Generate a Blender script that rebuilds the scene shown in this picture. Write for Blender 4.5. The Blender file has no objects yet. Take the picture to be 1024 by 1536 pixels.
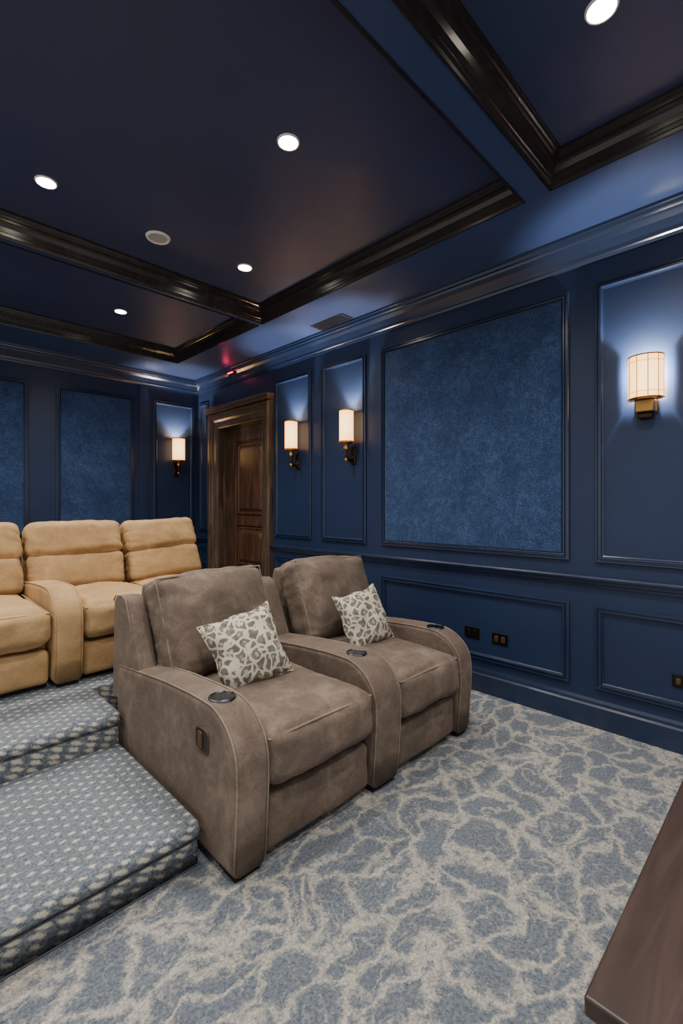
import bpy, bmesh, math, random
from mathutils import Vector, Matrix, noise
random.seed(4)
C = bpy.context.scene.collection
H=1.2; W=2.75; D=5.17; ZC=2.647; ZT=2.77; PZ=.29
# ---------------------------------------------------------------- materials
def lin(c):
    return tuple(((v/255)/12.92 if v/255<=.04045 else ((v/255+.055)/1.055)**2.4) for v in c)+(1,)
class M:
    def __init__(s,name,col=(128,128,128),rough=.5,metal=0,spec=.5):
        s.m=bpy.data.materials.new(name); s.m.use_nodes=True; s.nt=s.m.node_tree; s.b=s.nt.nodes['Principled BSDF']
        s.b.inputs['Base Color'].default_value=lin(col); s.b.inputs['Roughness'].default_value=rough
        s.b.inputs['Metallic'].default_value=metal; s.b.inputs['Specular IOR Level'].default_value=spec
    def n(s,t,**k):
        x=s.nt.nodes.new(t)
        for a,b in k.items():
            if a in x.inputs: x.inputs[a].default_value=b
            else: setattr(x,a,b)
        return x
    def l(s,a,b): s.nt.links.new(a,b)
    def coord(s): return s.n('ShaderNodeTexCoord').outputs['Object']
    def noise(s,scale,detail=4,rough=.55,vec=None,dist=0):
        x=s.n('ShaderNodeTexNoise'); x.inputs['Scale'].default_value=scale; x.inputs['Detail'].default_value=detail
        x.inputs['Roughness'].default_value=rough; x.inputs['Distortion'].default_value=dist
        s.l(vec if vec is not None else s.coord(),x.inputs['Vector']); return x.outputs['Fac']
    def ramp(s,fac,stops):
        r=s.n('ShaderNodeValToRGB'); s.l(fac,r.inputs[0]); e=r.color_ramp.elements
        while len(e)<len(stops): e.new(.5)
        for i,(p,c) in enumerate(stops): e[i].position=p; e[i].color=lin(c) if len(c)==3 else c
        return r.outputs['Color']
    def math(s,op,a,b=None,c=None):
        x=s.n('ShaderNodeMath',operation=op)
        for i,v in enumerate((a,b,c)):
            if v is None: continue
            if isinstance(v,(int,float)): x.inputs[i].default_value=v
            else: s.l(v,x.inputs[i])
        return x.outputs[0]
    def mix(s,f,a,b,mode='MIX'):
        x=s.n('ShaderNodeMixRGB',blend_type=mode)
        for i,v in enumerate((f,a,b)):
            if isinstance(v,(int,float)): x.inputs[i].default_value=v
            elif isinstance(v,tuple): x.inputs[i].default_value=lin(v)
            else: s.l(v,x.inputs[i])
        return x.outputs[0]
    def maprange(s,v,a,b,c,d,smooth=False):
        x=s.n('ShaderNodeMapRange')
        if smooth: x.interpolation_type='SMOOTHSTEP'
        s.l(v,x.inputs[0])
        for i,q in enumerate((a,b,c,d)): x.inputs[i+1].default_value=q
        return x.outputs[0]
    def color(s,o): s.l(o,s.b.inputs['Base Color'])
    def bump(s,h,strength=.3,dist=.01):
        x=s.n('ShaderNodeBump'); x.inputs['Strength'].default_value=strength; x.inputs['Distance'].default_value=dist
        s.l(h,x.inputs['Height']); s.l(x.outputs[0],s.b.inputs['Normal'])
def paint(name,c1,c2,rough,bump=.06,spec=.5):
    a=M(name,c1,rough,spec=spec); f=a.noise(1.6,3); a.color(a.ramp(f,[(.3,c1),(.7,c2)]))
    a.bump(a.noise(120,2),bump,.002); return a.m
MAT={}
MAT['wall']=paint('navy_wall_paint',(29,42,71),(33,48,79),.42,spec=.4)
MAT['trim']=paint('navy_trim_gloss',(29,41,66),(35,48,76),.24,spec=.7)
MAT['soffit']=paint('navy_soffit_paint',(54,68,104),(60,75,113),.36,spec=.4)
MAT['tray']=paint('deep_navy_tray_ceiling',(53,61,90),(58,66,97),.46,spec=.35)
def velvet(name):
    a=M(name,(20,40,80),.95)
    f=a.noise(4,6,.7); g=a.noise(150,3,.85); h=a.noise(28,4,.7)
    m=a.math('ADD',a.math('ADD',a.math('MULTIPLY',f,.24),a.math('MULTIPLY',h,.20)),a.math('MULTIPLY',g,.56))
    a.color(a.ramp(m,[(.38,(24,42,74)),(.50,(38,61,100)),(.64,(80,106,148))]))
    a.b.inputs['Sheen Weight'].default_value=.5; a.b.inputs['Sheen Roughness'].default_value=.4
    a.b.inputs['Sheen Tint'].default_value=lin((100,128,180))
    a.bump(g,.7,.007); return a.m
MAT['velvet']=velvet('blue_velvet')
def suede(name,dark,mid,light,con=1):
    a=M(name,mid,.88); f=a.noise(10,8,.72,dist=.5); g=a.noise(3.2,3,.5)
    m=a.math('ADD',a.math('MULTIPLY',f,.6),a.math('MULTIPLY',g,.4))
    c=a.ramp(m,[(.5-.13*con,dark),(.5,mid),(.5+.13*con,light)])
    c=a.mix(.25,c,a.ramp(a.noise(220,2,.7),[(.3,dark),(.7,light)]))
    a.color(c); a.b.inputs['Sheen Weight'].default_value=.3; a.b.inputs['Sheen Tint'].default_value=lin(light)
    h=a.math('ADD',a.math('MULTIPLY',a.noise(24,6,.65),.45),a.noise(7,3,.5,dist=1.6))
    a.bump(h,.38,.012); return a.m
MAT['brown']=suede('brown_suede',(66,55,47),(96,82,71),(134,117,103),1.15)
MAT['brownpipe']=suede('brown_piping',(94,81,70),(120,105,92),(150,134,118))
MAT['tan']=suede('tan_suede',(136,104,64),(168,134,90),(196,162,116),1.3)
MAT['tanpipe']=suede('tan_piping',(140,110,72),(164,132,92),(188,158,116))
def wood(name,d,l,rough,axis='Y',sc=1.0):
    a=M(name,d,rough); mp=a.n('ShaderNodeMapping'); a.l(a.coord(),mp.inputs[0])
    s=[14*sc]*3; s['XYZ'.index(axis)]=1.6*sc; mp.inputs['Scale'].default_value=s
    f=a.noise(1.6,6,.65,mp.outputs[0],.8)
    a.color(a.ramp(f,[(.32,d),(.55,tuple((p+q)//2 for p,q in zip(d,l))),(.72,l)]))
    a.bump(f,.2,.002); return a.m
MAT['crownwood']=wood('dark_bronze_crown',(27,22,21),(50,42,38),.24,'Y',.5)
MAT['doorwood']=wood('weathered_door_wood',(52,34,24),(128,90,62),.32,'Z')
MAT['casewood']=wood('door_casing_wood',(56,43,34),(120,97,77),.28,'Z')
MAT['tablewood']=wood('espresso_table_wood',(50,39,36),(76,61,55),.33,'X')
MAT['black']=M('black_plastic',(14,14,15),.35).m
MAT['cupring']=M('gunmetal_ring',(90,92,98),.22,.9).m
MAT['cupwell']=M('cup_well_dark',(10,13,20),.2).m
MAT['brass']=M('aged_brass',(186,140,80),.3,1).m
MAT['darkbronze']=M('dark_bronze',(60,44,32),.35,.8).m
MAT['handle']=M('handle_bronze',(92,70,52),.4,.5).m
MAT['recess']=M('recess_brown',(38,29,23),.6).m
MAT['rib']=M('shade_rib_parchment',(170,128,80),.6).m
MAT['white']=M('white_fixture',(225,222,214),.4).m
MAT['grille']=M('grille_grey',(170,168,165),.6).m
MAT['ventdark']=M('vent_dark',(14,18,30),.5).m
MAT['outlet']=M('outlet_bronze',(22,20,20),.3,.4).m
MAT['gold']=M('outlet_slots',(110,84,56),.35,.7).m
def emit(name,c,st):
    a=M(name,(255,255,255),.5); a.b.inputs['Base Color'].default_value=lin(c)
    a.b.inputs['Emission Color'].default_value=lin(c); a.b.inputs['Emission Strength'].default_value=st; return a
MAT['bulb']=emit('lit_downlight',(255,244,222),90).m
MAT['red']=emit('red_indicator',(255,20,60),4).m
def shade(name,z0,z1,st):
    a=emit(name,(255,222,170),st)
    sep=a.n('ShaderNodeSeparateXYZ'); a.l(a.n('ShaderNodeNewGeometry').outputs['Position'],sep.inputs[0])
    f=a.math('DIVIDE',a.math('SUBTRACT',sep.outputs[2],z0),z1-z0)
    lw=a.n('ShaderNodeLayerWeight'); lw.inputs[0].default_value=.35
    c=a.ramp(f,[(0,(255,158,70)),(.35,(255,214,142)),(.75,(255,208,132)),(1,(255,170,82))])
    c=a.mix(lw.outputs['Facing'],c,(255,140,56))
    a.l(c,a.b.inputs['Emission Color'])
    return a.m
MAT['shade']=shade('glowing_parchment',1.69,1.95,3.9)
def carpet():
    a=M('veined_carpet',(120,130,140),.97,spec=.1); co=a.coord()
    n1=a.n('ShaderNodeTexNoise',Scale=3.4,Detail=3.0); a.l(co,n1.inputs['Vector'])
    vm=a.n('ShaderNodeVectorMath',operation='MULTIPLY_ADD'); a.l(n1.outputs['Color'],vm.inputs[0])
    vm.inputs[1].default_value=(.42,.42,0); a.l(co,vm.inputs[2])
    n2=a.n('ShaderNodeTexNoise',Scale=30.0,Detail=3.0); a.l(co,n2.inputs['Vector'])
    vm2=a.n('ShaderNodeVectorMath',operation='MULTIPLY_ADD'); a.l(n2.outputs['Color'],vm2.inputs[0])
    vm2.inputs[1].default_value=(.075,.075,0); a.l(vm.outputs[0],vm2.inputs[2])
    mp=a.n('ShaderNodeMapping'); a.l(vm2.outputs[0],mp.inputs[0]); mp.inputs['Scale'].default_value=(5.0,8.6,1); mp.inputs['Rotation'].default_value=(0,0,.5)
    def vor(sc):
        v=a.n('ShaderNodeTexVoronoi',feature='DISTANCE_TO_EDGE',voronoi_dimensions='2D'); v.inputs['Scale'].default_value=sc
        a.l(mp.outputs[0],v.inputs['Vector']); return v.outputs['Distance']
    fine=a.math('SUBTRACT',a.noise(110,3,.85,co),.5); med=a.math('SUBTRACT',a.noise(4,2,.5,co),.5); md=a.math('SUBTRACT',a.noise(42,3,.75,co),.5)
    nz=a.math('ADD',a.math('MULTIPLY',fine,.52),a.math('MULTIPLY',md,.34))
    w1=a.math('SUBTRACT',a.math('SUBTRACT',vor(1),nz),a.math('MULTIPLY',med,.14))
    k1=a.maprange(w1,-.03,.165,1,0)
    w2=a.math('ADD',a.math('SUBTRACT',vor(2.0),nz),a.math('MULTIPLY',a.math('SUBTRACT',.12,med),.55))
    k2=a.maprange(w2,-.06,.14,.75,0)
    k=a.math('MAXIMUM',k1,k2)
    base=a.ramp(a.noise(90,3,.8,co),[(.35,(72,84,97)),(.65,(130,140,151))])
    cream=a.ramp(a.noise(140,3,.8,co),[(.3,(166,159,144)),(.65,(232,224,207))])
    a.color(a.mix(k,base,cream)); a.bump(a.noise(150,3,.8,co),1.0,.012)
    a.b.inputs['Sheen Weight'].default_value=.2; return a.m
MAT['carpet']=carpet()
def dots():
    a=M('dotted_step_carpet',(110,120,132),.97,spec=.1); co=a.coord()
    sep=a.n('ShaderNodeSeparateXYZ'); a.l(co,sep.inputs[0])
    u=a.math('ADD',sep.outputs[0],sep.outputs[2]); v=a.math('ADD',sep.outputs[1],sep.outputs[2])
    cb=a.n('ShaderNodeCombineXYZ'); a.l(u,cb.inputs[0]); a.l(v,cb.inputs[1])
    nz=a.n('ShaderNodeTexNoise',Scale=70.0,Detail=2.0); a.l(co,nz.inputs['Vector'])
    vm=a.n('ShaderNodeVectorMath',operation='MULTIPLY_ADD'); a.l(nz.outputs['Color'],vm.inputs[0]); vm.inputs[1].default_value=(.016,.016,0); a.l(cb.outputs[0],vm.inputs[2])
    ms=a.n('ShaderNodeMapping'); a.l(vm.outputs[0],ms.inputs[0]); ms.inputs['Scale'].default_value=(.85,1.15,1)
    mp=a.n('ShaderNodeMapping'); a.l(ms.outputs[0],mp.inputs[0]); mp.inputs['Rotation'].default_value=(0,0,math.radians(45))
    vo=a.n('ShaderNodeTexVoronoi',voronoi_dimensions='2D'); vo.inputs['Scale'].default_value=25; vo.inputs['Randomness'].default_value=.18
    a.l(mp.outputs[0],vo.inputs['Vector'])
    fine=a.noise(140,3,.8,co)
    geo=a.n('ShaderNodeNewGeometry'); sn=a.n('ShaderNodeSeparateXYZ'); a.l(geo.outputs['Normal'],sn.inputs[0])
    riser=a.math('MULTIPLY',a.math('SUBTRACT',1,a.math('ABSOLUTE',sn.outputs[2])),.20)   # larger flecks on upright faces, partly painted in to lighten the dim riser
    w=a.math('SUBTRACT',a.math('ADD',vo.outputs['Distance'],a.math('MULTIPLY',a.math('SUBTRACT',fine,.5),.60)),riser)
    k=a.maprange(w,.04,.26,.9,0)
    base=a.ramp(a.noise(100,3,.8,co),[(.35,(80,88,97)),(.65,(136,143,150))])
    a.color(a.mix(k,base,(216,208,190))); a.bump(fine,.8,.008); return a.m
MAT['dots']=dots()
def pillowmat():
    a=M('pillow_print',(150,148,140),.85); co=a.coord()
    n1=a.n('ShaderNodeTexNoise',Scale=20.0,Detail=2.0); a.l(co,n1.inputs['Vector'])
    vm=a.n('ShaderNodeVectorMath',operation='MULTIPLY_ADD'); a.l(n1.outputs['Color'],vm.inputs[0]); vm.inputs[1].default_value=(.05,.05,.05); a.l(co,vm.inputs[2])
    v=a.n('ShaderNodeTexVoronoi',feature='DISTANCE_TO_EDGE'); v.inputs['Scale'].default_value=22; a.l(vm.outputs[0],v.inputs['Vector'])
    v2=a.n('ShaderNodeTexVoronoi'); v2.inputs['Scale'].default_value=22; a.l(vm.outputs[0],v2.inputs['Vector'])
    k=a.ramp(v.outputs['Distance'],[(.08,(1,1,1,1)),(.13,(0,0,0,1))])
    k2=a.ramp(v2.outputs['Distance'],[(.16,(1,1,1,1)),(.24,(0,0,0,1))])
    base=a.ramp(a.noise(40,3),[(.35,(88,82,72)),(.65,(124,117,104))])
    c=a.mix(k,base,(196,188,170)); c=a.mix(k2,c,(166,158,142))
    a.color(c); a.bump(a.noise(300,2),.3,.002); return a.m
MAT['pillow']=pillowmat()
# ---------------------------------------------------------------- geometry helpers
def origin(p):
    v=Vector((0,0,0))
    while p: v+=p.location; p=p.parent
    return v
def obj(name,bm,m,parent=None,smooth=False,wn=False):
    bmesh.ops.recalc_face_normals(bm,faces=bm.faces)
    o0=origin(parent)
    for v in bm.verts: v.co-=o0
    me=bpy.data.meshes.new(name); bm.to_mesh(me); bm.free()
    o=bpy.data.objects.new(name,me); C.objects.link(o); o.parent=parent
    me.materials.append(MAT[m])
    if smooth or wn:
        for p in me.polygons: p.use_smooth=True
    if wn: o.modifiers.new('wn','WEIGHTED_NORMAL')
    return o
def thing(name,label,cat,loc=(0,0,0),group=None):
    o=bpy.data.objects.new(name,None); C.objects.link(o); o.location=loc; o.empty_display_size=.1
    o['label']=label; o['category']=cat
    if group: o['group']=group
    return o
def tag(o,label,cat,group=None):
    o['label']=label; o['category']=cat
    if group: o['group']=group
    return o
def struct(name,bm,m,parent=None,**k):
    o=obj(name,bm,m,parent,**k)
    if not parent: o['kind']='structure'
    return o
def box(bm,x0,x1,y0,y1,z0,z1,bev=0,seg=2):
    r=bmesh.ops.create_cube(bm,size=1)
    for v in r['verts']: v.co=Vector(((x0+x1)/2+v.co.x*(x1-x0),(y0+y1)/2+v.co.y*(y1-y0),(z0+z1)/2+v.co.z*(z1-z0)))
    if bev:
        es=list({e for v in r['verts'] for e in v.link_edges})
        bmesh.ops.bevel(bm,geom=es,offset=bev,segments=seg,profile=.5,affect='EDGES')
    return bm
def B(*a,**k): return box(bmesh.new(),*a,**k)
def prism(pts,x0,x1,bev=.012,seg=3,axis='x'):
    """closed profile of (y,z) extruded along x, its side edges rounded"""
    bm=bmesh.new(); n=len(pts)
    a=[bm.verts.new((x0,y,z)) for y,z in pts]; b=[bm.verts.new((x1,y,z)) for y,z in pts]
    bm.faces.new(a); bm.faces.new(b)
    for i in range(n): bm.faces.new((a[i],a[(i+1)%n],b[(i+1)%n],b[i]))
    bmesh.ops.recalc_face_normals(bm,faces=bm.faces)
    if bev:
        es=[e for e in bm.edges if abs(e.verts[0].co.x-e.verts[1].co.x)<1e-6]
        bmesh.ops.bevel(bm,geom=es,offset=bev,segments=seg,profile=.5,affect='EDGES')
    return bm
def cushion(cx,cy,cz,sx,sy,sz,r=.05,puff=(0,0,0),tilt=0,n=14,wr=.004,seed=0,roll=0,flare=0,creases=0):
    """rounded, puffed box; tilt rotates about x, roll about y; flare widens the top"""
    h=(sx/2,sy/2,sz/2); bm=bmesh.new(); m=4
    def axis(hh):
        rr=min(r,hh*.98); L=[-hh+rr*k/m for k in range(m)]
        L+= [-hh+rr+(2*hh-2*rr)*k/n for k in range(n+1)]
        L+= [hh-rr+rr*k/m for k in range(1,m+1)]
        return L
    ax=[axis(v) for v in h]; cache={}
    rot=Matrix.Rotation(roll,3,'Y')@Matrix.Rotation(tilt,3,'X')
    def vert(p):
        key=tuple(round(c,6) for c in p)
        if key in cache: return cache[key]
        q=[max(-(h[i]-min(r,h[i]*.98)),min(h[i]-min(r,h[i]*.98),p[i])) for i in range(3)]
        d=Vector([p[i]-q[i] for i in range(3)])
        if d.length>1e-9:
            d=d.normalized()*min(r,min(h)*.98)
        u=[p[i]/h[i] for i in range(3)]
        v=Vector(q)+d
        for i in range(3):
            j,k=(i+1)%3,(i+2)%3
            f=(1-abs(u[j])**3)*(1-abs(u[k])**3)
            v[i]+=puff[i]*f*(u[i])
        v.x*=1+flare*u[2]
        if creases:   # folds that run in from the side seams
            w=noise.noise(Vector((v.x*3.0+seed*3.3,v.y*3.0,v.z*16+v.x*5)))
            v-= d.normalized()*creases*max(0,abs(w)*-1+.22)*4*(abs(u[0])**1.2) if d.length>1e-6 else Vector()
        nz=noise.noise_vector(Vector((v.x*7+seed*9,v.y*7,v.z*7)))*wr+noise.noise_vector(Vector((v.x*19+seed*5,v.y*19,v.z*19)))*wr*.45
        v=rot@(v+nz)+Vector((cx,cy,cz))
        cache[key]=bm.verts.new(v); return cache[key]
    for i in range(3):
        j,k=(i+1)%3,(i+2)%3
        for s in (-1,1):
            for a in range(len(ax[j])-1):
                for b in range(len(ax[k])-1):
                    ps=[]
                    for (aa,bb) in ((a,b),(a+1,b),(a+1,b+1),(a,b+1)):
                        p=[0,0,0]; p[i]=s*h[i]; p[j]=ax[j][aa]; p[k]=ax[k][bb]; ps.append(vert(p))
                    if len(set(ps))>=3:
                        try: bm.faces.new(list(dict.fromkeys(ps)))
                        except ValueError: pass
    return bm
def tube(bm,pts,r,closed=False,n=8,cap=True):
    pts=[Vector(p) for p in pts]; rings=[]; N=len(pts); up=None
    for i,p in enumerate(pts):
        a=pts[(i-1)%N] if (closed or i>0) else p; b=pts[(i+1)%N] if (closed or i<N-1) else p
        t=(b-a).normalized()
        if up is None:
            up=Vector((0,0,1)) if abs(t.z)<.9 else Vector((1,0,0))
        s=t.cross(up).normalized(); up=s.cross(t).normalized()
        rr=r[i] if isinstance(r,(list,tuple)) else r
        rings.append([bm.verts.new(p+(s*math.cos(q)+up*math.sin(q))*rr) for q in [2*math.pi*k/n for k in range(n)]])
    for i in range(N if closed else N-1):
        A,Bq=rings[i],rings[(i+1)%N]
        for k in range(n): bm.faces.new((A[k],A[(k+1)%n],Bq[(k+1)%n],Bq[k]))
    if not closed and cap: bm.faces.new(rings[0]); bm.faces.new(rings[-1][::-1])
    return bm
def lathe(bm,cx,cy,prof,n=28,a0=0,a1=2*math.pi):
    full=abs(a1-a0-2*math.pi)<1e-6; cols=[]
    K=n if full else n+1
    for k in range(K):
        q=a0+(a1-a0)*k/n
        cols.append([bm.verts.new((cx+r*math.cos(q),cy+r*math.sin(q),z)) for r,z in prof])
    for k in range(n):
        A=cols[k]; Bq=cols[(k+1)%K]
        for i in range(len(prof)-1):
            try: bm.faces.new((A[i],A[i+1],Bq[i+1],Bq[i]))
            except ValueError: pass
    bmesh.ops.remove_doubles(bm,verts=bm.verts,dist=1e-6)
    return bm
def wallpt(side,a,z,off):
    return (W-off,a,z) if side=='r' else (a,D-off,z)
def frame(side,a0,a1,z0,z1,prof):
    bm=bmesh.new(); rings=[]
    for i,o in prof:
        rings.append([bm.verts.new(wallpt(side,a,z,o)) for a,z in ((a0+i,z0+i),(a1-i,z0+i),(a1-i,z1-i),(a0+i,z1-i))])
    for A,Bq in zip(rings,rings[1:]):
        for k in range(4): bm.faces.new((A[k],A[(k+1)%4],Bq[(k+1)%4],Bq[k]))
    return bm
PF=[(0,-.003),(0,.013),(.004,.018),(.010,.018),(.013,.010),(.019,.010),(.023,.020),(.030,.020),(.034,.008),(.040,.005),(.040,-.003)]
tn=[0]
def trim(bm,m='trim',**k):
    tn[0]+=1; return struct('trim_%d'%tn[0],bm,m,**k)
# ---------------------------------------------------------------- room shell
YN=-1.6; XL=-2.2
struct('floor',B(XL,W,YN,D,-.1,0),'carpet')
DY0,DY1,DZ=3.86,4.70,2.05
bm=bmesh.new(); box(bm,W,W+.22,YN,DY0,-.1,2.95); box(bm,W,W+.22,DY1,D+.2,-.1,2.95); box(bm,W,W+.22,DY0,DY1,DZ,2.95); box(bm,W,W+.22,DY0,DY1,-.1,PZ-.002)
struct('wall_right',bm,'wall')
struct('wall_back',B(XL,W,D,D+.2,-.1,2.95),'wall')
bm=bmesh.new(); box(bm,XL,W,YN,D,ZT,ZT+.18)
ceil=struct('ceiling',bm,'tray')
bm=bmesh.new(); XS=2.2; XW=-1.3
box(bm,XS,W,YN,D,ZC,ZT+.001); box(bm,XW,XS,4.58,D,ZC,ZT+.001); box(bm,XL,XW,YN,D,ZC,ZT+.001); box(bm,XW,XS,YN,-.9,ZC,ZT+.001)
box(bm,XW,XS,.84,.96,ZC,ZT+.001); box(bm,XW,XS,3.10,3.145,ZC,ZT+.001)
struct('ceiling_soffit',bm,'soffit')
CP=[(0,ZC+.03),(-.004,ZC-.004),(.008,ZC-.006),(.011,ZC+.006),(.016,ZC+.009),(.018,ZC+.024),(.022,ZC+.026),(.026,ZC+.050),(.036,ZC+.070),(.044,ZC+.076),(.046,ZC+.086),(.054,ZC+.088),(.057,ZC+.100),(.064,ZC+.103),(.067,ZC+.114),(.072,ZC+.115),(.073,ZT+.002)]
for (x0,x1,y0,y1) in ((XW,XS,-.9,.84),(XW,XS,.96,3.10),(XW,XS,3.145,4.58)):
    bm=bmesh.new(); rings=[]
    for i,z in CP:
        rings.append([bm.verts.new((x,y,z)) for x,y in ((x0+i,y0+i),(x1-i,y0+i),(x1-i,y1-i),(x0+i,y1-i))])
    for A,Bq in zip(rings,rings[1:]):
        for k in range(4): bm.faces.new((A[k],A[(k+1)%4],Bq[(k+1)%4],Bq[k]))
    trim(bm,'crownwood')
def run(prof,m='trim',skip_door=False,y0=YN):
    """moulding along both walls, mitred in the corner"""
    spans=[(y0,DY0-.17),(DY1+.17,D)] if skip_door else [(y0,D)]
    for (a,b) in spans:
        bm=bmesh.new(); A=[bm.verts.new((W-o,a,z)) for o,z in prof]; Bq=[bm.verts.new((W-o,b-(o if b==D else 0),z)) for o,z in prof]
        for i in range(len(prof)-1): bm.faces.new((A[i],A[i+1],Bq[i+1],Bq[i]))
        bm.faces.new(A); 
        if b!=D: bm.faces.new(Bq)
        trim(bm,m)
    bm=bmesh.new(); A=[bm.verts.new((W-o,D-o,z)) for o,z in prof]; Bq=[bm.verts.new((XL,D-o,z)) for o,z in prof]
    for i in range(len(prof)-1): bm.faces.new((A[i],A[i+1],Bq[i+1],Bq[i]))
    trim(bm,m)
run([(-.002,2.505),(.012,2.505),(.016,2.52),(.024,2.525),(.028,2.545),(.050,2.580),(.072,2.600),(.076,2.612),(.092,2.616),(.096,2.632),(.108,2.634),(.110,ZC+.002)])
run([(-.002,.752),(.012,.752),(.014,.765),(.024,.770),(.026,.785),(.040,.790),(.044,.802),(.040,.812),(-.002,.814)],skip_door=True)
bp=lambda z:[(-.002,z-.01),(.020,z-.01),(.020,z+.11),(.014,z+.120),(.014,z+.135),(.008,z+.150),(-.002,z+.152)]
def base(name,prof,side,a,b):
    bm=bmesh.new(); A=[bm.verts.new(wallpt(side,a,z,o)) for o,z in prof]; Bq=[bm.verts.new(wallpt(side,b,z,o)) for o,z in prof]
    for i in range(len(prof)-1): bm.faces.new((A[i],A[i+1],Bq[i+1],Bq[i]))
    bm.faces.new(A); bm.faces.new(Bq); struct(name,bm,'trim')
base('baseboard_right',bp(0),'r',YN,2.49); base('baseboard_right_upper',bp(PZ),'r',2.51,DY0-.17); base('baseboard_right_corner',bp(PZ),'r',DY1+.17,D-.02); base('baseboard_back',bp(PZ),'b',XL,W-.02)
ZP0,ZP1=.885,2.385
for (a,b) in ((.34,.811),(.945,2.31),(2.47,2.99),(3.125,3.655),(4.93,5.13),(-1.35,.21)): trim(frame('r',a,b,ZP0,ZP1,PF))
for (a,b) in ((.34,.811),(.945,2.31)): trim(frame('r',a,b,.205,.655,PF))
for (a,b) in ((2.60,3.655),(4.93,5.13)): trim(frame('r',a,b,.48,.70,PF))
for (a,b) in ((-.6,1.02),(1.245,1.985),(2.2,2.68)): trim(frame('b',a,b,ZP0,2.36,PF))
for (a,b) in ((-.6,1.02),(1.245,1.985),(2.2,2.68)): trim(frame('b',a,b,.48,.70,PF))
trim(box(bmesh.new(),2.045,2.135,D-.016,D+.01,.82,2.50,bev=.004),'wall')
# velvet panels
def vpanel(side,a0,a1,z0,z1,label):
    bm=B(W-.014,W+.002,a0,a1,z0,z1,bev=.006) if side=='r' else B(a0,a1,D-.014,D+.002,z0,z1,bev=.006)
    tag(obj('fabric_wall_panel',bm,'velvet'),label,'wall panel','velvet panels set into the walls')
vpanel('r',.985,2.27,ZP0+.04,ZP1-.04,'largest blue velvet panel, on the right wall between two wall sconces')
vpanel('b',1.285,1.945,ZP0+.04,2.32,'blue velvet panel on the back wall, next to the corner sconce')
vpanel('b',-.56,.98,ZP0+.04,2.32,'blue velvet panel on the back wall, cut by the left edge of the photo')
# platform and step
def stepmesh(x0,x1,y0,y1,z0,z1):
    """carpeted block with a rounded nosing along its front (y0) edge"""
    r=.030; nz=.016; pts=[(y1,z0),(y0+nz,z0),(y0+nz,z1-2*r-.004)]
    for k in range(9):
        q=-math.pi/2-math.pi*k/8; pts.append((y0+r+ r*math.cos(q),z1-r+r*math.sin(q)))
    pts.append((y1,z1)); return prism(pts,x0,x1,bev=.014,seg=3)
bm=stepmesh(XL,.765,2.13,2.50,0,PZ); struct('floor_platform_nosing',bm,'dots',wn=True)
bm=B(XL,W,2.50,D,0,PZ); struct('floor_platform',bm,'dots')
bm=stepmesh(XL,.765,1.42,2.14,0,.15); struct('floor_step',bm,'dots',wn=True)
MAT['welt']=M('step_carpet_edge',(70,76,82),.9).m
trim(tube(bmesh.new(),[(XL,1.435,.087),(.765,1.435,.087)],.0025),'welt')
trim(tube(bmesh.new(),[(XL,1.434,.003),(.765,1.434,.003)],.003),'welt')
trim(tube(bmesh.new(),[(XL,2.145,.227),(.765,2.145,.227)],.0025),'welt')
# ---------------------------------------------------------------- door
dr=bpy.data.objects.new('door_1',None); C.objects.link(dr); dr.location=(W,(DY0+DY1)/2,PZ); dr['kind']='structure'
def cas(prof,y0,y1,z):   # U-shaped architrave round the opening, mitred
    bm=bmesh.new(); rings=[]
    for i,o in prof: rings.append([bm.verts.new((W-o,y,zz)) for y,zz in ((y0-i,PZ),(y0-i,z+i),(y1+i,z+i),(y1+i,PZ))])
    for A,Bq in zip(rings,rings[1:]):
        for k in range(3): bm.faces.new((A[k],A[k+1],Bq[k+1],Bq[k]))
    return bm
obj('casing',cas([(-.004,-.18),(-.004,.014),(.008,.020),(.020,.020),(.024,.032),(.040,.034),(.046,.020),(.070,.022),(.094,.034),(.100,.044),(.118,.048),(.124,.058),(.150,.060),(.156,.048),(.165,.045),(.17,-.002)],DY0,DY1,DZ),'casewood',dr)
bm=B(W-.075,W+.01,DY0-.18,DY1+.18,DZ+.17,DZ+.20,bev=.006); box(bm,W-.09,W+.01,DY0-.195,DY1+.195,DZ+.198,DZ+.232,bev=.008); obj('header_cap',bm,'casewood',dr)
XD=W+.15
sl=obj('door_slab',B(XD+.012,XD+.05,DY0,DY1,PZ,DZ),'doorwood',dr)
bm=bmesh.new()
for (a,b,c,d) in ((DY0,DY0+.13,PZ,DZ),(DY1-.13,DY1,PZ,DZ),(DY0+.13,DY1-.13,DZ-.15,DZ),(DY0+.13,DY1-.13,PZ,PZ+.22),(DY0+.13,DY1-.13,.96,1.07)):
    box(bm,XD-.012,XD+.02,a,b,c,d,bev=.006)
obj('door_frame_rail',bm,'doorwood',dr)
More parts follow.
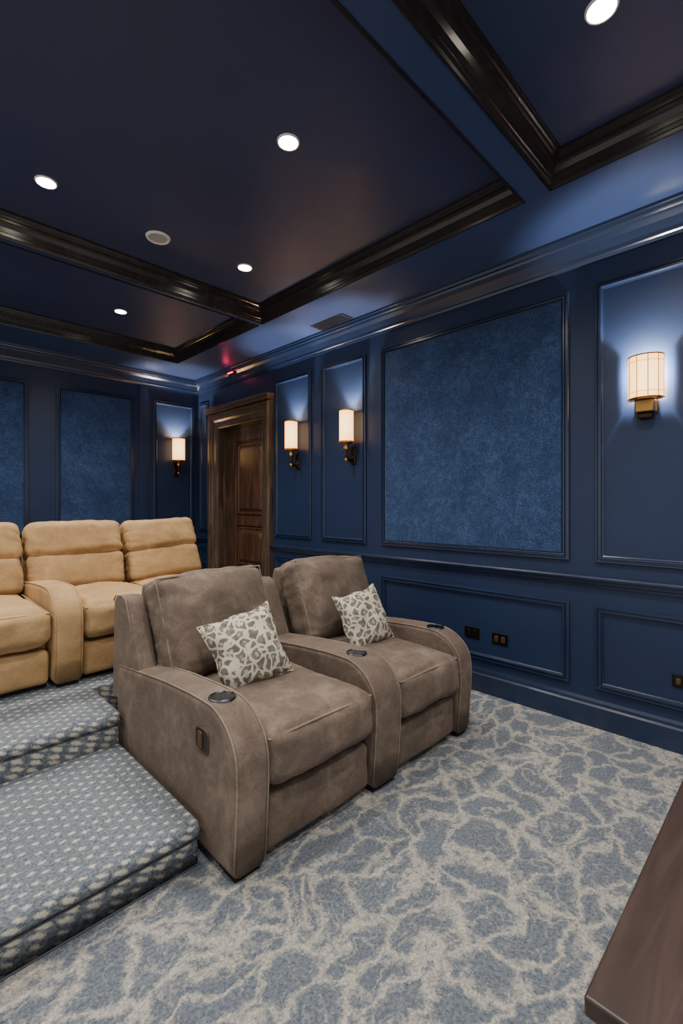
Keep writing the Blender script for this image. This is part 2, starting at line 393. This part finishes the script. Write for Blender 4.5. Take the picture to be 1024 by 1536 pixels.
def raised(c,d):
    """raised field with a chamfer and rounded corners at the top"""
    bm=bmesh.new(); y0,y1=DY0+.16,DY1-.16; rings=[]
    for ins,x in ((0,XD+.012),(0,XD-.010),(.012,XD-.016),(.022,XD-.006),(.035,XD-.006),(.062,XD-.030),(.075,XD-.032)):
        a0,a1,z0,z1=y0+ins,y1-ins,c+ins,d-ins; r=.055
        pts=[(a0,z0),(a1,z0)]
        pts+=[(a1-r+r*math.cos(math.radians(q)), z1-r+ r*math.sin(math.radians(q))) for q in (0,30,60,90)]
        pts+=[(a0+r-r*math.cos(math.radians(q)), z1-r+r*math.sin(math.radians(q))) for q in (90,60,30,0)]
        rings.append([bm.verts.new((x,p[0],p[1])) for p in pts])
    for A,Bq in zip(rings,rings[1:]):
        n=len(A)
        for k in range(n): bm.faces.new((A[k],A[(k+1)%n],Bq[(k+1)%n],Bq[k]))
    bm.faces.new(rings[-1]); return bm
for (c,d) in ((1.085,DZ-.165),(PZ+.235,.945)): obj('door_panel',raised(c,d),'doorwood',dr)
bm=bmesh.new(); box(bm,XD-.004,XD+.02,DY0-.002,DY0+.02,PZ,DZ); box(bm,W+.06,XD,DY1-.014,DY1+.01,PZ,DZ); obj('door_stop',bm,'casewood',dr)
# ---------------------------------------------------------------- recliners
def recliner(label,group,x0,x1,yf,zb,arms,c,bx0,bx1,hs=1.0,split=False,wings=(),cup=True,seed=0,dy=0.0,roll=0,arm_end=1.0,lean=19):
    mat_,pip=c,c+'pipe'
    t=thing('recliner',label,'recliner',((x0+x1)/2,yf+.5,zb),group); Z=lambda z:zb+z*hs
    obj('base',B(x0+.01,x1-.01,yf+.08,yf+.98,zb,Z(.06)),'black',t)
    obj('seat_body',B(x0+.004,x1-.004,yf+.12,yf+1.0,Z(.04),Z(.26)),mat_,t)
    obj('footrest',cushion((x0+x1)/2,yf+.08,Z(.122),x1-x0-.006,.10,.185*hs,r=.024,puff=(0,.014,0),wr=.005,seed=seed),mat_,t,smooth=True)
    s=obj('seat_cushion',cushion((x0+x1)/2,yf+.36,Z(.335),x1-x0-.004,.73,.195*hs,r=.046,puff=(0,.018,.034),wr=.009,seed=seed+1,tilt=math.radians(-1.5),n=18),mat_,t,smooth=True)
    zt=Z(.335)+.066*hs; xa,xb=x0+.012,x1-.012
    mid=lambda a,b,q:a+(b-a)*q
    y=yf+.006
    top=[(mid(xa,xb,k/10),y-.006*math.sin(math.pi*k/10)+.004,zt+.016+.008*math.sin(math.pi*k/10)) for k in range(11)]
    obj('piping',tube(bmesh.new(),[(xa,yf+.60,zt+.026)]+top+[(xb,yf+.60,zt+.026)],.004),pip,s,smooth=True)
    th=math.radians(-lean); bw=bx1-bx0; bc=(bx0+bx1)/2; L=.475*hs
    cy,cz=yf+.80+dy,Z(.63)
    R=Matrix.Rotation(roll,3,'Y')@Matrix.Rotation(th,3,'X')
    if not split:
        b=obj('back_cushion',cushion(bc,cy,cz,bw,.19,L,r=.048,puff=(.004,.048,.014),tilt=th,wr=.012,seed=seed+2,roll=roll,flare=.02,n=22,creases=.006),mat_,t,smooth=True)
        hx,hz,fy=bw/2-.010,L/2-.010,-.080
        loop=[]
        for (a,bq,e,f) in ((-hx,-hz,-hx,hz),(-hx,hz,hx,hz),(hx,hz,hx,-hz)):
            for k in range(9):
                q=k/9; X=a+(e-a)*q; Zz=bq+(f-bq)*q
                loop.append(Vector((bc,cy,cz))+R@Vector((X*(1+.02*Zz/(L/2)),fy+.008,Zz)))
        obj('piping',tube(bmesh.new(),loop,.0038),pip,b,smooth=True)
    else:
        p=R@Vector((0,-.008,L*.255)); b=obj('headrest_cushion',cushion(bc+p.x,cy+p.y,cz+p.z,bw,.195,L*.52,r=.046,puff=(.002,.020,.010),tilt=th,wr=.010,seed=seed+2,roll=roll,n=20,creases=.005),mat_,t,smooth=True)
        p=R@Vector((0,0,-L*.22)); obj('back_cushion',cushion(bc+p.x,cy+p.y,cz+p.z,bw-.006,.18,L*.52,r=.038,puff=(.002,.014,0),tilt=th,wr=.008,seed=seed+3,roll=roll,n=18,creases=.004),mat_,t,smooth=True)
    sp=[(yf+.80+dy,Z(.12)),(yf+.86+dy,Z(.45)),(yf+.98+dy,Z(.80)),(yf+1.00+dy,Z(.82)),(yf+1.04+dy,Z(.81)),(yf+1.07+dy,Z(.70)),(yf+1.08+dy,Z(.12))]
    obj('back_shell',prism(sp,bx0+.03,bx1-.03,bev=.02),mat_,t,wn=True)
    for (wx0,wx1) in wings:
        wp=[(yf+.74+dy,Z(.30)),(yf+.75+dy,Z(.46)),(yf+.885+dy,Z(.745)),(yf+.905+dy,Z(.772)),(yf+.94+dy,Z(.784)),(yf+1.02+dy,Z(.775)),(yf+1.045+dy,Z(.75)),(yf+1.07+dy,Z(.30))]
        w=obj('back_wing',prism(wp,wx0,wx1,bev=.016),mat_,t,wn=True)
        obj('piping',tube(bmesh.new(),[(wx0+.002,p[0]+.004,p[1]) for p in wp[1:-1]],.0032),pip,w,smooth=True)
    for (ax0,ax1,sw) in arms:
        e=arm_end
        pts=[(yf+e,Z(.025)),(yf+e,Z(.43)),(yf+e-.03,Z(.47)),(yf+.72,Z(.497)),(yf+.5,Z(.520)),(yf+.30,Z(.532)),(yf+.22,Z(.533))]
        pts+=[(p[0],Z(p[1])) for p in [(yf-.004+.19+.19*math.cos(math.radians(q)),.533-.165+.165*math.sin(math.radians(q))) for q in range(98,181,8)]]
        pts+=[(yf-.006,Z(.30)),(yf+.004,Z(.15)),(yf+.012,Z(.025))]
        a=obj('armrest',prism(pts,ax0,ax1,bev=.026,seg=4),mat_,t,wn=True)
        line=pts[2:-1]
        for xx in (ax0+.007,ax1-.007):
            obj('piping',tube(bmesh.new(),[(xx,p[0]+(.004 if p[0]<yf+.15 else 0),p[1]-.004) for p in line]+[(xx,pts[-1][0]+.004,pts[-1][1]+.02)],.0035),pip,a,smooth=True)
        if cup:
            cx,cyy,cz2=(ax0+ax1)/2,yf+.185,Z(.5325)
            cc=obj('cup_holder',lathe(bmesh.new(),cx,cyy,[(.040,cz2-.01),(.041,cz2+.0035),(.044,cz2+.0045),(.047,cz2+.002),(.048,cz2-.02)],36),'cupring',a,smooth=True); cc['label']='round metal-rimmed cup holder'
            obj('cup_well',lathe(bmesh.new(),cx,cyy,[(0,cz2+.0012),(.041,cz2+.0012),(.041,cz2-.012)],36),'cupwell',cc)
        if sw:
            yy,zz=yf+.20,Z(.40); a1,b1=.042,.040
            se=lambda k,f:(yy+a1*f*math.copysign(abs(math.cos(k))**.5,math.cos(k)),zz+b1*f*math.copysign(abs(math.sin(k))**.5,math.sin(k)))
            K=[2*math.pi*i/40 for i in range(40)]
            p=obj('recline_handle_rim',tube(bmesh.new(),[(ax0-.001,)+se(k,1) for k in K],.0035,closed=True),'handle',t,smooth=True); p['label']='brown recessed recline handle on the outer side of the arm'
            bm=bmesh.new(); bm.faces.new([bm.verts.new((ax0-.001,)+se(k,.98)) for k in K]); obj('recess',bm,'recess',p)
            obj('lever',cushion(ax0-.003,yy+.012,zz,.007,.030,.056,r=.0034,wr=0,n=3),'handle',p,smooth=True)
        obj('foot',B(ax0+.02,ax1-.02,yf+.03,yf+.10,zb,Z(.04)),'black',t)
        obj('foot',B(ax0+.02,ax1-.02,yf+.88,yf+.95,zb,Z(.04)),'black',t)
    return t
g='brown recliners side by side on the patterned carpet'
recliner('brown suede recliner nearest the camera, beside the carpeted step',g,.915,1.445,1.25,0,[(.785,.917,True),(1.443,1.617,False)],'brown',.885,1.450,wings=((.79,.88),(1.525,1.617)),seed=1,roll=math.radians(-1),lean=20)
recliner('brown suede recliner beside the right wall, farther of the two brown ones',g,1.624,2.10,1.25,0,[(2.098,2.215,False)],'brown',1.672,2.235,wings=((2.12,2.21),),seed=7,roll=math.radians(1.5),lean=21)
g='tan recliners in a row on the raised platform'
recliner('tan suede recliner in the middle of the back row, with an arm on one side',g,.754,1.196,2.60,PZ,[(.618,.752,False)],'tan',.640,1.188,hs=.90,split=True,cup=False,seed=11,dy=-.06)
recliner('tan suede recliner at the door end of the back row',g,1.212,1.75,2.60,PZ,[],'tan',1.215,1.742,hs=.90,split=True,cup=False,seed=17,dy=-.05,roll=math.radians(-3),lean=22)
recliner('tan suede recliner cut by the left edge of the photo, in the back row',g,.03,.612,2.60,PZ,[(-.105,.028,False)],'tan',.04,.615,hs=.90,split=True,cup=False,seed=23,dy=-.06)
# ---------------------------------------------------------------- pillows
def pillow(label,loc,size,rx,ry,rz,seed):
    n=22; bm=bmesh.new(); R=Matrix.Rotation(rz,3,'Z')@Matrix.Rotation(rx,3,'X')@Matrix.Rotation(ry,3,'Y')
    G={}
    for s in (-1,1):
        for i in range(n+1):
            for j in range(n+1):
                u=-1+2*i/n; v=-1+2*j/n; edge=i in(0,n) or j in(0,n)
                if edge and s==1: G[s,i,j]=G[-1,i,j]; continue
                t=((1-abs(u)**2.4)*(1-abs(v)**2.4))**.55*.066
                k=size/2
                px=u*k*(1-.11*(1-v*v)*abs(u)**3); pz=v*k*(1-.11*(1-u*u)*abs(v)**3)
                p=Vector((px,s*t,pz)); p+=noise.noise_vector(p*11+Vector((seed,0,0)))*.014
                G[s,i,j]=bm.verts.new(R@p+Vector(loc))
    for s in (-1,1):
        for i in range(n):
            for j in range(n): bm.faces.new((G[s,i,j],G[s,i+1,j],G[s,i+1,j+1],G[s,i,j+1]))
    t=thing('throw_pillow',label,'pillow',loc,'patterned throw pillows on the brown recliners')
    f=[G[-1,i,0].co.copy() for i in range(n)]+[G[-1,n,j].co.copy() for j in range(n)]+[G[-1,n-i,n].co.copy() for i in range(n)]+[G[-1,0,n-j].co.copy() for j in range(n)]
    b=obj('pillow_cover',bm,'pillow',t,smooth=True)
    obj('piping',tube(bmesh.new(),f,.003,closed=True),'pillow',b,smooth=True)
pillow('grey and cream patterned throw pillow on the near brown recliner',(1.125,1.690,.583),.322,math.radians(-24),math.radians(-15),math.radians(-18),1)
pillow('grey and cream patterned throw pillow on the brown recliner beside the right wall',(1.870,1.700,.583),.312,math.radians(-22),math.radians(-9),math.radians(-8),5)
# ---------------------------------------------------------------- sconces
def addlight(name,kind,loc,e,col,rad=.03,**k):
    l=bpy.data.lights.new(name,kind); l.energy=e; l.color=col; l.shadow_soft_size=rad
    for a,b in k.items(): setattr(l,a,b)
    o=bpy.data.objects.new(name,l); o.location=loc; C.objects.link(o); return o
gs='lit wall sconces'
def sconce_round(side,a,label,r=.057):
    off=.085; base=wallpt(side,a,1.50,0); t=thing('wall_sconce',label,'wall sconce',base,gs)
    cx,cy,_=wallpt(side,a,0,off)
    sh=obj('shade',lathe(bmesh.new(),cx,cy,[(r,1.695),(r,1.95)],32),'shade',t,smooth=True)
    for z in (1.695,1.945): obj('shade_band',lathe(bmesh.new(),cx,cy,[(r-.002,z-.004),(r+.003,z-.004),(r+.003,z+.006),(r-.002,z+.006)],32),'brass',sh)
    obj('shade_holder',lathe(bmesh.new(),cx,cy,[(0,1.694),(r-.003,1.694),(r-.003,1.688),(.02,1.680),(.014,1.665),(.024,1.65),(.024,1.635),(.012,1.625),(0,1.62)],24),'brass',t,smooth=True)
    pts=[]
    for k in range(13):
        q=math.pi*k/12; o=off/2+off/2*math.cos(q)*1.0; z=1.595-.045*math.sin(q)
        pts.append(wallpt(side,a,z,max(o,.012)))
    bm=tube(bmesh.new(),[wallpt(side,a,1.63,off)]+pts,.011,n=10); obj('arm',bm,'darkbronze',t,smooth=True)
    obj('finial',lathe(bmesh.new(),cx,cy,[(0,1.530),(.008,1.535),(.016,1.550),(.013,1.563),(.006,1.570),(0,1.571)],16),'brass',t,smooth=True)
    bm=(B(W-.016,W+.001,a-.030,a+.030,1.52,1.66,bev=.012,seg=3) if side=='r' else B(a-.030,a+.030,D-.016,D+.001,1.52,1.66,bev=.012,seg=3)); obj('backplate',bm,'darkbronze',t,wn=True)
    addlight('sconce_bulb','POINT',(cx,cy,1.86),42,(.93,.95,1),.015)
sconce_round('r',2.61,'round parchment wall sconce in the narrow panel beside the large velvet panel')
sconce_round('r',3.31,'round parchment wall sconce in the narrow panel beside the wooden door')
sconce_round('b',2.455,'round parchment wall sconce on the back wall near the corner',r=.068)
a=.575; t=thing('wall_sconce','large half-round ribbed parchment sconce, nearest the camera',"wall sconce",(W,a,1.61),gs)
r=.076; z0,z1=1.722,1.938; cx=W-.02
sh=obj('shade',lathe(bmesh.new(),cx,a,[(r,z0),(r,z1)],32,math.pi/2,math.pi*1.5),'shade',t,smooth=True)
for q in (90,126,162,198,234,270):
    q=math.radians(q); x,y=cx+(r+.0005)*math.cos(q),a+(r+.0005)*math.sin(q)
    obj('shade_rib',tube(bmesh.new(),[(x,y,z0),(x,y,z1)],.0018,n=6),'rib',sh)
for z in (z0,z1-.006,z0+.03,z1-.036):
    rr=.0035 if z in (z0,z1-.006) else .0011
    obj('shade_band',tube(bmesh.new(),[(cx+(r+.001)*math.cos(math.radians(q)),a+(r+.001)*math.sin(math.radians(q)),z+.003) for q in range(90,271,10)],rr,n=6),'brass' if rr>.002 else 'rib',sh)
bm=lathe(bmesh.new(),cx,a,[(0,z0+.001),(r-.004,z0+.001),(r-.004,z0-.004),(0,z0-.004)],24,math.pi/2,math.pi*1.5); obj('shade_tray',bm,'brass',t)
obj('bracket',B(W-.070,W+.001,a-.040,a+.040,1.655,1.719,bev=.008),'brass',t,wn=True)
obj('bracket_foot',B(W-.055,W+.001,a-.030,a+.030,1.625,1.656,bev=.008),'darkbronze',t,wn=True)
obj('backplate',B(W-.012,W+.001,a-.045,a+.045,1.66,1.90,bev=.004),'brass',t)
addlight('sconce_bulb','POINT',(W-.052,a,1.855),38,(.93,.95,1),.012)
# ---------------------------------------------------------------- recessed lights
DL=[(1.268,1.594,'lit round downlight in the middle of the large ceiling bay, above the brown recliners'),
    (.591,2.627,'lit round recessed downlight in the large ceiling bay, at the left edge'),
    (1.736,2.642,'lit round recessed downlight in the far corner of the large ceiling bay'),
    (1.417,3.961,'small lit recessed downlight in the farthest ceiling bay'),
    (1.628,.463,'lit recessed downlight in the nearest ceiling bay, top right')]
E=78
def downlight(x,y,label,e=E):
    t=thing('recessed_downlight',label,'downlight',(x,y,ZT),'round recessed ceiling downlights')
    obj('trim_ring',lathe(bmesh.new(),x,y,[(.040,ZT-.001),(.042,ZT-.006),(.047,ZT-.006),(.050,ZT+.001)],32),'white',t,smooth=True)
    obj('lamp_lens',lathe(bmesh.new(),x,y,[(0,ZT-.004),(.041,ZT-.004),(.041,ZT-.0005)],32),'bulb',t)
    addlight('downlight_or_fill_spot','SPOT',(x,y,ZT-.02),e,(1,.94,.87),.04,spot_size=math.radians(150),spot_blend=1)
for x,y,l in DL: downlight(x,y,l)
for x,y in ((.2,.46),(.2,-.5),(1.6,-.5),(-.6,1.6),(-.6,3.9),(.4,3.96),(-.6,2.63)): addlight('downlight_or_fill_spot','SPOT',(x,y,ZT-.02),E,(1,.94,.87),.06,spot_size=math.radians(150),spot_blend=1)  # unseen spots added as fill light, no fixtures modelled
t=thing('ceiling_speaker','unlit round white ceiling speaker between two lit downlights','ceiling speaker',(1.18,2.706,ZT))
obj('rim',lathe(bmesh.new(),1.18,2.706,[(.050,ZT-.004),(.054,ZT-.010),(.064,ZT-.010),(.070,ZT+.001)],36),'white',t,smooth=True)
obj('grille',lathe(bmesh.new(),1.18,2.706,[(0,ZT-.006),(.052,ZT-.006),(.052,ZT)],36),'grille',t)
# ceiling vent and red indicator
t=thing('ceiling_vent','dark slotted vent in the soffit beside the crown moulding','vent',(2.56,2.68,ZC))
obj('frame',B(2.50,2.63,2.50,2.86,ZC-.008,ZC+.001,bev=.003),'ventdark',t)
for k in range(5): obj('slat',B(2.512+k*.024,2.524+k*.024,2.52,2.84,ZC-.013,ZC-.006),'ventdark',t)
t=thing('red_indicator_light','small glowing red light on the crown moulding above the door','indicator light',(2.66,4.33,2.59))
obj('housing',B(2.664,2.70,4.26,4.40,2.578,2.600,bev=.004),'black',t); obj('red_lens',B(2.656,2.666,4.28,4.38,2.582,2.596,bev=.003),'red',t)
addlight('red_glow','POINT',(2.61,4.33,2.575),.28,(1,.06,.18),.03)
# ---------------------------------------------------------------- outlets
def outlet(y,z,label,half=False,s=1):
    t=thing('wall_outlet',label,'outlet',(W,y,z),'bronze outlet plates low on the right wall')
    obj('cover_plate',B(W-.008,W+.001,y-.052*s,y+.052*s,z-.036*s,z+.036*s,bev=.003),'outlet',t)
    for q in (-.022*s,.022*s):
        obj('socket',B(W-.011,W-.006,y+q-.013*s,y+q+.013*s,z-.018*s,z+.018*s,bev=.004),'gold' if half else 'black',t)
outlet(1.547,.366,'dark bronze outlet plate in the low wall panel, closer to the brown recliners')
outlet(1.355,.360,'dark bronze outlet plate with brass sockets, under the right side of the velvet panel',True)
outlet(.425,.343,'dark outlet plate at the right edge of the photo, above the wooden table',True,.85)
# ---------------------------------------------------------------- table
t=thing('console_table','dark espresso wooden table in the bottom right corner','table',(1.4,-.05,0))
obj('tabletop',B(.765,2.05,-.36,.243,.418,.45,bev=.005),'tablewood',t,wn=True)
obj('apron',B(.82,2.0,-.31,.195,.33,.4185),'tablewood',t)
for x in (.82,1.93):
    for y in (-.31,.125): obj('leg',B(x,x+.07,y,y+.07,0,.419,bev=.004),'tablewood',t)
# ---------------------------------------------------------------- world, camera
w=bpy.data.worlds.new('world'); bpy.context.scene.world=w; w.use_nodes=True
w.node_tree.nodes['Background'].inputs[0].default_value=(1,.98,.97,1); w.node_tree.nodes['Background'].inputs[1].default_value=.82
cam=bpy.data.cameras.new('camera'); co=bpy.data.objects.new('camera',cam); C.objects.link(co)
co.location=(0,0,H); co.rotation_euler=(math.radians(90),0,math.radians(-45))
cam.sensor_fit='VERTICAL'; cam.sensor_height=36; cam.lens=700/1536*36; cam.shift_y=-12/1536; cam.clip_start=.02
bpy.context.scene.camera=co
